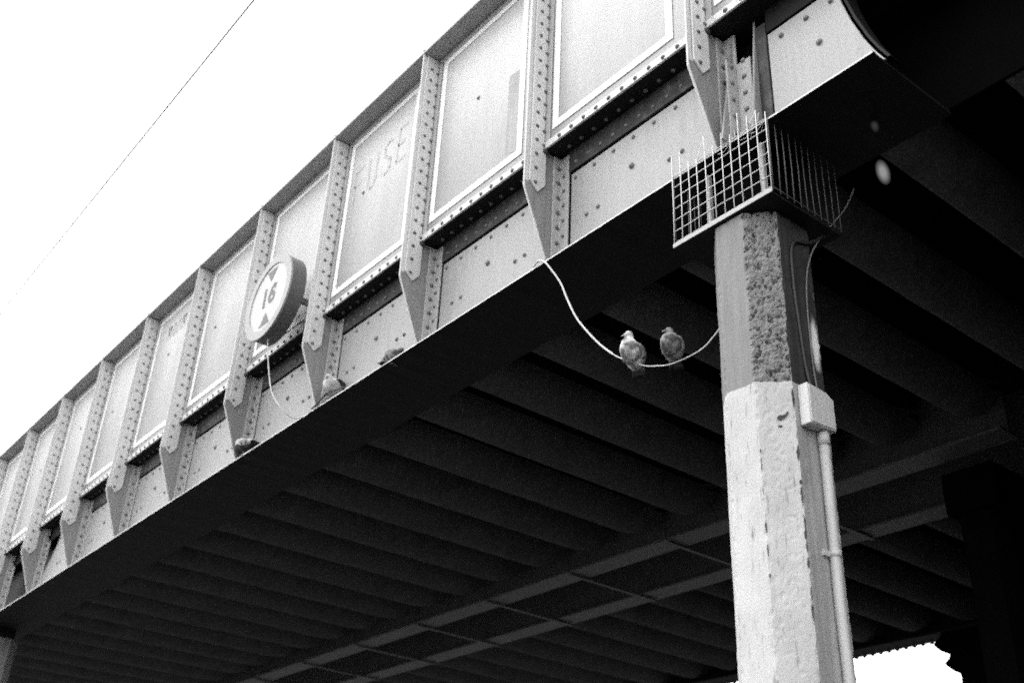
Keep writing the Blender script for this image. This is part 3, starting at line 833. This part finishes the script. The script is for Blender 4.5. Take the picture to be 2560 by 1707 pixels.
# ------------------------------------------------------------------ pigeons
def loft(q, st, seg=16):
    """st: list of (centre, axis_u, axis_v, ru, rv); closed skin over cross sections"""
    n0 = len(q.v); vs = []; fs = []
    for c, u, v, ru, rv in st:
        for k in range(seg):
            a = 2 * pi * k / seg
            vs.append(c + u * (ru * cos(a)) + v * (rv * sin(a)))
    n = len(st)
    for i in range(n - 1):
        for k in range(seg):
            k2 = (k + 1) % seg
            fs.append((i * seg + k, i * seg + k2, (i + 1) * seg + k2, (i + 1) * seg + k))
    fs.append(tuple(range(seg))[::-1]); fs.append(tuple((n - 1) * seg + k for k in range(seg)))
    q.add(vs, fs, True)
def spline(stations, per=4):
    out = []
    n = len(stations)
    for i in range(n - 1):
        a, b, c, d = (stations[max(i - 1, 0)], stations[i], stations[i + 1], stations[min(i + 2, n - 1)])
        for k in range(per):
            t = k / per
            out.append(tuple(.5 * ((2 * b[j]) + (c[j] - a[j]) * t + (2 * a[j] - 5 * b[j] + 4 * c[j] - d[j]) * t * t + (3 * b[j] - a[j] - 3 * c[j] + d[j]) * t ** 3) for j in range(len(b))))
    out.append(stations[-1])
    return out
def pigeon(loc, yaw, label, size=1., pitch=0., head_yaw=0., tuck=0., mats=('plumage', 'wingfeather', 'plumage'), head_drop=0., wing_open=0.):
    """local frame: +y forward, z up, feet at the origin; spine stations (y, z, half width, half height)"""
    t = thing('pigeon', loc, label, 'bird', 'pigeons on the cable and the girder ledge')
    def W(p):                                    # local -> world
        p = Vector(p)
        p = Vector((p.x, p.y * cos(pitch) - (p.z - .05) * sin(pitch), p.y * sin(pitch) + (p.z - .05) * cos(pitch) + .05)) * size
        return Vector((p.x * cos(yaw) - p.y * sin(yaw), p.x * sin(yaw) + p.y * cos(yaw), p.z)) + Vector(loc)
    def loftw(q, st, seg=16):
        n0 = len(q.v); loft(q, st, seg)
        for i in range(n0, len(q.v)): q.v[i] = tuple(W(q.v[i]))
    tk = tuck
    # body and head in one skin
    sp = [(-.105, .030, .012, .008), (-.085, .036, .030, .022), (-.05, .055, .048, .042), (-.01, .078, .058, .055), (.028, .102, .056, .054), (.046, .128 - tk * .2, .044, .042),
          (.050, .150 - tk * .5, .032, .031), (.053, .168 - tk * .85, .0255, .0262), (.058, .186 - tk - head_drop, .0250, .0258), (.063, .201 - tk - head_drop, .0205, .0215), (.064, .2125 - tk - head_drop, .009, .009)]
    S_ = spline(sp, 4)
    q = MB(); st = []
    n = len(S_)
    for i, (y, z, rw, rh) in enumerate(S_):
        y0, z0 = S_[max(i - 1, 0)][:2]; y1, z1 = S_[min(i + 1, n - 1)][:2]
        tv = Vector((0, y1 - y0, z1 - z0)).normalized()
        v = Vector((1, 0, 0)).cross(tv).normalized()
        st.append((Vector((0, y, z)), Vector((1, 0, 0)), v, max(rw * 1.12, .002), max(rh * 1.06, .002)))
    loftw(q, st, 18)
    hc = Vector((0, .059, .189 - tk - head_drop))
    hy = Matrix.Rotation(head_yaw, 3, 'Z')
    def H(p): return hc + hy @ Vector(p)
    # face: brow and muzzle flow from the head
    fst = []
    for y, z, r in ((.004, .001, .0225), (.016, .000, .0195), (.025, -.002, .0135), (.031, -.004, .0080)):
        fst.append((H((0, y, z)), hy @ Vector((1, 0, 0)), Vector((0, 0, 1)), r * .92, r))
    loftw(q, fst, 14)
    body = q.build('body', M[mats[0]], t)
    q = MB(); bst = []
    for y, z, r in ((.026, -.004, .0070), (.035, -.007, .0060), (.043, -.012, .0038), (.046, -.017, .0014)):
        bst.append((H((0, y, z)), hy @ Vector((1, 0, 0)), Vector((0, 0, 1)), r, r * .9))
    loftw(q, bst, 8); q.build('beak', M['beak'], t)
    for s in (-1, 1):
        q = MB(); c = W(H((s * .0185, .0135, .005))); nn_ = (W(H((s * .034, .0150, .005))) - c)
        q.dome(c, nn_, .0042 * size, .0022 * size).build('eye', M['eye'], t)
    # folded wings: flat shells along the flanks with stepped primaries
    for s in (-1, 1):
        q = MB(); wst = []
        for y, z, rw, rh in spline([(.040, .112, .006, .012), (.022, .104, .011, .032), (-.015, .086, .0125, .040), (-.055, .066, .010, .033), (-.095, .046, .007, .021), (-.130, .028, .004, .011), (-.150, .016, .002, .004)], 3):
            tpos = (.04 - y) / .19
            off = .047 + .010 * sin(pi * min(1, tpos * 1.3)) - .030 * max(0, tpos - .45) * 1.6 + wing_open * tpos * .1
            v = Vector((0, .45, .9)).normalized()
            wst.append((Vector((s * off, y, z)), Vector((1, 0, 0)), Vector((s * .35, -.35, .87)).normalized(), rw, rh))
        loftw(q, wst, 12)
        wg = q.build('wing', M[mats[1]], t)
        q = MB()
        for k, (yy, zz, ln_) in enumerate(((-.045, .080, .036), (-.080, .060, .030))):            # wing bars
            pts_ = []
            for j in range(5):
                u = j / 4 - .5
                tpos = (.04 - yy) / .19
                off = .047 + .010 * sin(pi * min(1, tpos * 1.3)) - .030 * max(0, tpos - .45) * 1.6 + wing_open * tpos * .1
                pts_.append(W((s * (off + .0105 - abs(u) * .006), yy - u * .016, zz - .012 + u * ln_)))
            q.tube(pts_, .0042 * size, 6)
        q.build('wing_bar', M['darkfeather'], wg)
    # tail: a flat fan of feathers
    q = MB()
    for k in range(5):
        a = (k - 2) * .085
        p0 = Vector((a * .10, -.085, .036 + .0012 * (k % 2))); p1 = Vector((a * .24, -.150, .006 + .0016 * (k % 2)))
        u = Vector((1, 0, 0)); v = Vector((0, .35, .93)).normalized()
        loftw(q, [(p0, u, v, .010, .003), (p0.lerp(p1, .6), u, v, .012, .0022), (p1, u, v, .0105, .0014)], 8)
    q.build('tail', M['darkfeather' if mats[0] != 'plumage_pale' else 'wingfeather'], t)
    # legs and gripping toes
    for s in (-1, 1):
        q = MB()
        a, b, c = Vector((s * .022, .000, .045)), Vector((s * .023, -.004, .022)), Vector((s * .024, .002, .004))
        q.tube([W(a), W(b), W(c)], [.0065 * size, .0036 * size, .003 * size], 8)
        for ang, ln_ in ((-.45, .026), (0, .030), (.45, .026), (pi, .018)):
            e = c + Vector((sin(ang) * ln_, cos(ang) * ln_, -.001)); mid = c.lerp(e, .55) + Vector((0, 0, .004))
            q.tube([W(c), W(mid), W(e + Vector((0, 0, -.006)))], [.0028 * size, .0024 * size, .0012 * size], 6)
        q.build('leg', M['feet'], t)
    return t
# yaw: local +y turned about z; pi + ... faces the camera side
pigeon((-3.180, 3.120, 2.452), radians(200), 'larger pale-breasted pigeon with raised head, perched left of the other on the slack cable', .76, radians(16), radians(-62), .012, ('plumage', 'wingfeather', 'plumage'))
pigeon((-2.950, 3.144, 2.408), radians(210), 'smaller darker pigeon with its head tucked low, perched nearer the column on the slack cable', .72, radians(12), radians(-58), .045, ('plumage_dim', 'wingfeather', 'plumage_dim'))
pigeon((-7.24, 3.085, 3.280), radians(100), 'grey pigeon with pale barred wing leaning forward on the girder ledge below the far stiffeners', .95, radians(-30), 0, .02, ('darkfeather', 'plumage_pale', 'darkfeather'), .02)
pigeon((-5.985, 3.092, 3.296), radians(196), 'pale pigeon with sunken head, puffed up on the ledge below the round sign', 1.0, radians(2), radians(20), .055, ('plumage_pale', 'darkfeather', 'plumage'))
pigeon((-5.245, 3.10, 3.265), radians(-75), 'dusky pigeon settled low on the girder ledge, nearest ledge bird to the slack cable', .70, radians(-12), 0, .05, ('plumage_dim', 'wingfeather', 'plumage'))

# ------------------------------------------------------------------ light
SUN_EL = radians(60)       # from the left and the street side
dirv = Vector((-.76 * cos(SUN_EL), -.65 * cos(SUN_EL), sin(SUN_EL))).normalized()
sun = bpy.data.lights.new('sun', 'SUN'); sun.energy = .6; sun.angle = radians(30); sun.color = (1, 1, 1)
so = bpy.data.objects.new('sun', sun); col.objects.link(so)
so.rotation_euler = dirv.to_track_quat('Z', 'Y').to_euler()
so.location = (0, -10, 30)
wd = bpy.data.worlds.new('World'); sc.world = wd; wd.use_nodes = True
nt = wd.node_tree; N = nt.nodes; L = nt.links
bg = N['Background']
sky = N.new('ShaderNodeTexSky'); sky.sky_type = 'NISHITA'; sky.sun_disc = False
sky.sun_elevation = SUN_EL; sky.sun_rotation = math.atan2(dirv.x, dirv.y)
sky.dust_density = 6; sky.air_density = 1.0
bw = N.new('ShaderNodeRGBToBW'); L.new(sky.outputs[0], bw.inputs[0])
mn = N.new('ShaderNodeMath'); mn.operation = 'MULTIPLY_ADD'; mn.inputs[1].default_value = .5; mn.inputs[2].default_value = 12.5   # cloud layer
L.new(bw.outputs[0], mn.inputs[0])
L.new(mn.outputs[0], bg.inputs['Color']); bg.inputs['Strength'].default_value = .15

# ------------------------------------------------------------------ camera
R = ((0.627, 0.778, 0.044), (0.365, -0.342, 0.866), (-0.689, 0.527, 0.498))
a, b, c = -.917714, .521303, .050204
a, b, c = CAM_ABC = (radians(-52.58221752), radians(29.86806239), radians(2.87646695))
fwd = Vector((sin(a) * cos(b), cos(a) * cos(b), sin(b))); rt = Vector((cos(a), -sin(a), 0)); up = rt.cross(fwd)
r2 = rt * cos(c) + up * sin(c); u2 = -rt * sin(c) + up * cos(c)
cam = bpy.data.cameras.new('camera'); co = bpy.data.objects.new('camera', cam); col.objects.link(co)
co.matrix_world = Matrix(((r2.x, u2.x, -fwd.x, 0), (r2.y, u2.y, -fwd.y, 0), (r2.z, u2.z, -fwd.z, EYE), (0, 0, 0, 1)))
cam.sensor_width = 36; cam.lens = 38.974; cam.clip_start = .05; cam.clip_end = 3000
cam.dof.use_dof = True; cam.dof.focus_distance = 5.2; cam.dof.aperture_fstop = 2.4
sc.camera = co
sc.view_settings.view_transform = 'Standard'; sc.view_settings.look = 'None'; sc.view_settings.exposure = .28; sc.view_settings.gamma = 1
sc.cycles.use_adaptive_sampling = True; sc.cycles.adaptive_threshold = .3; sc.cycles.adaptive_min_samples = 36
sc.cycles.filter_width = 1.7
sc.cycles.use_denoising = False      # keep the grain
sc.cycles.max_bounces = 8; sc.cycles.diffuse_bounces = 5
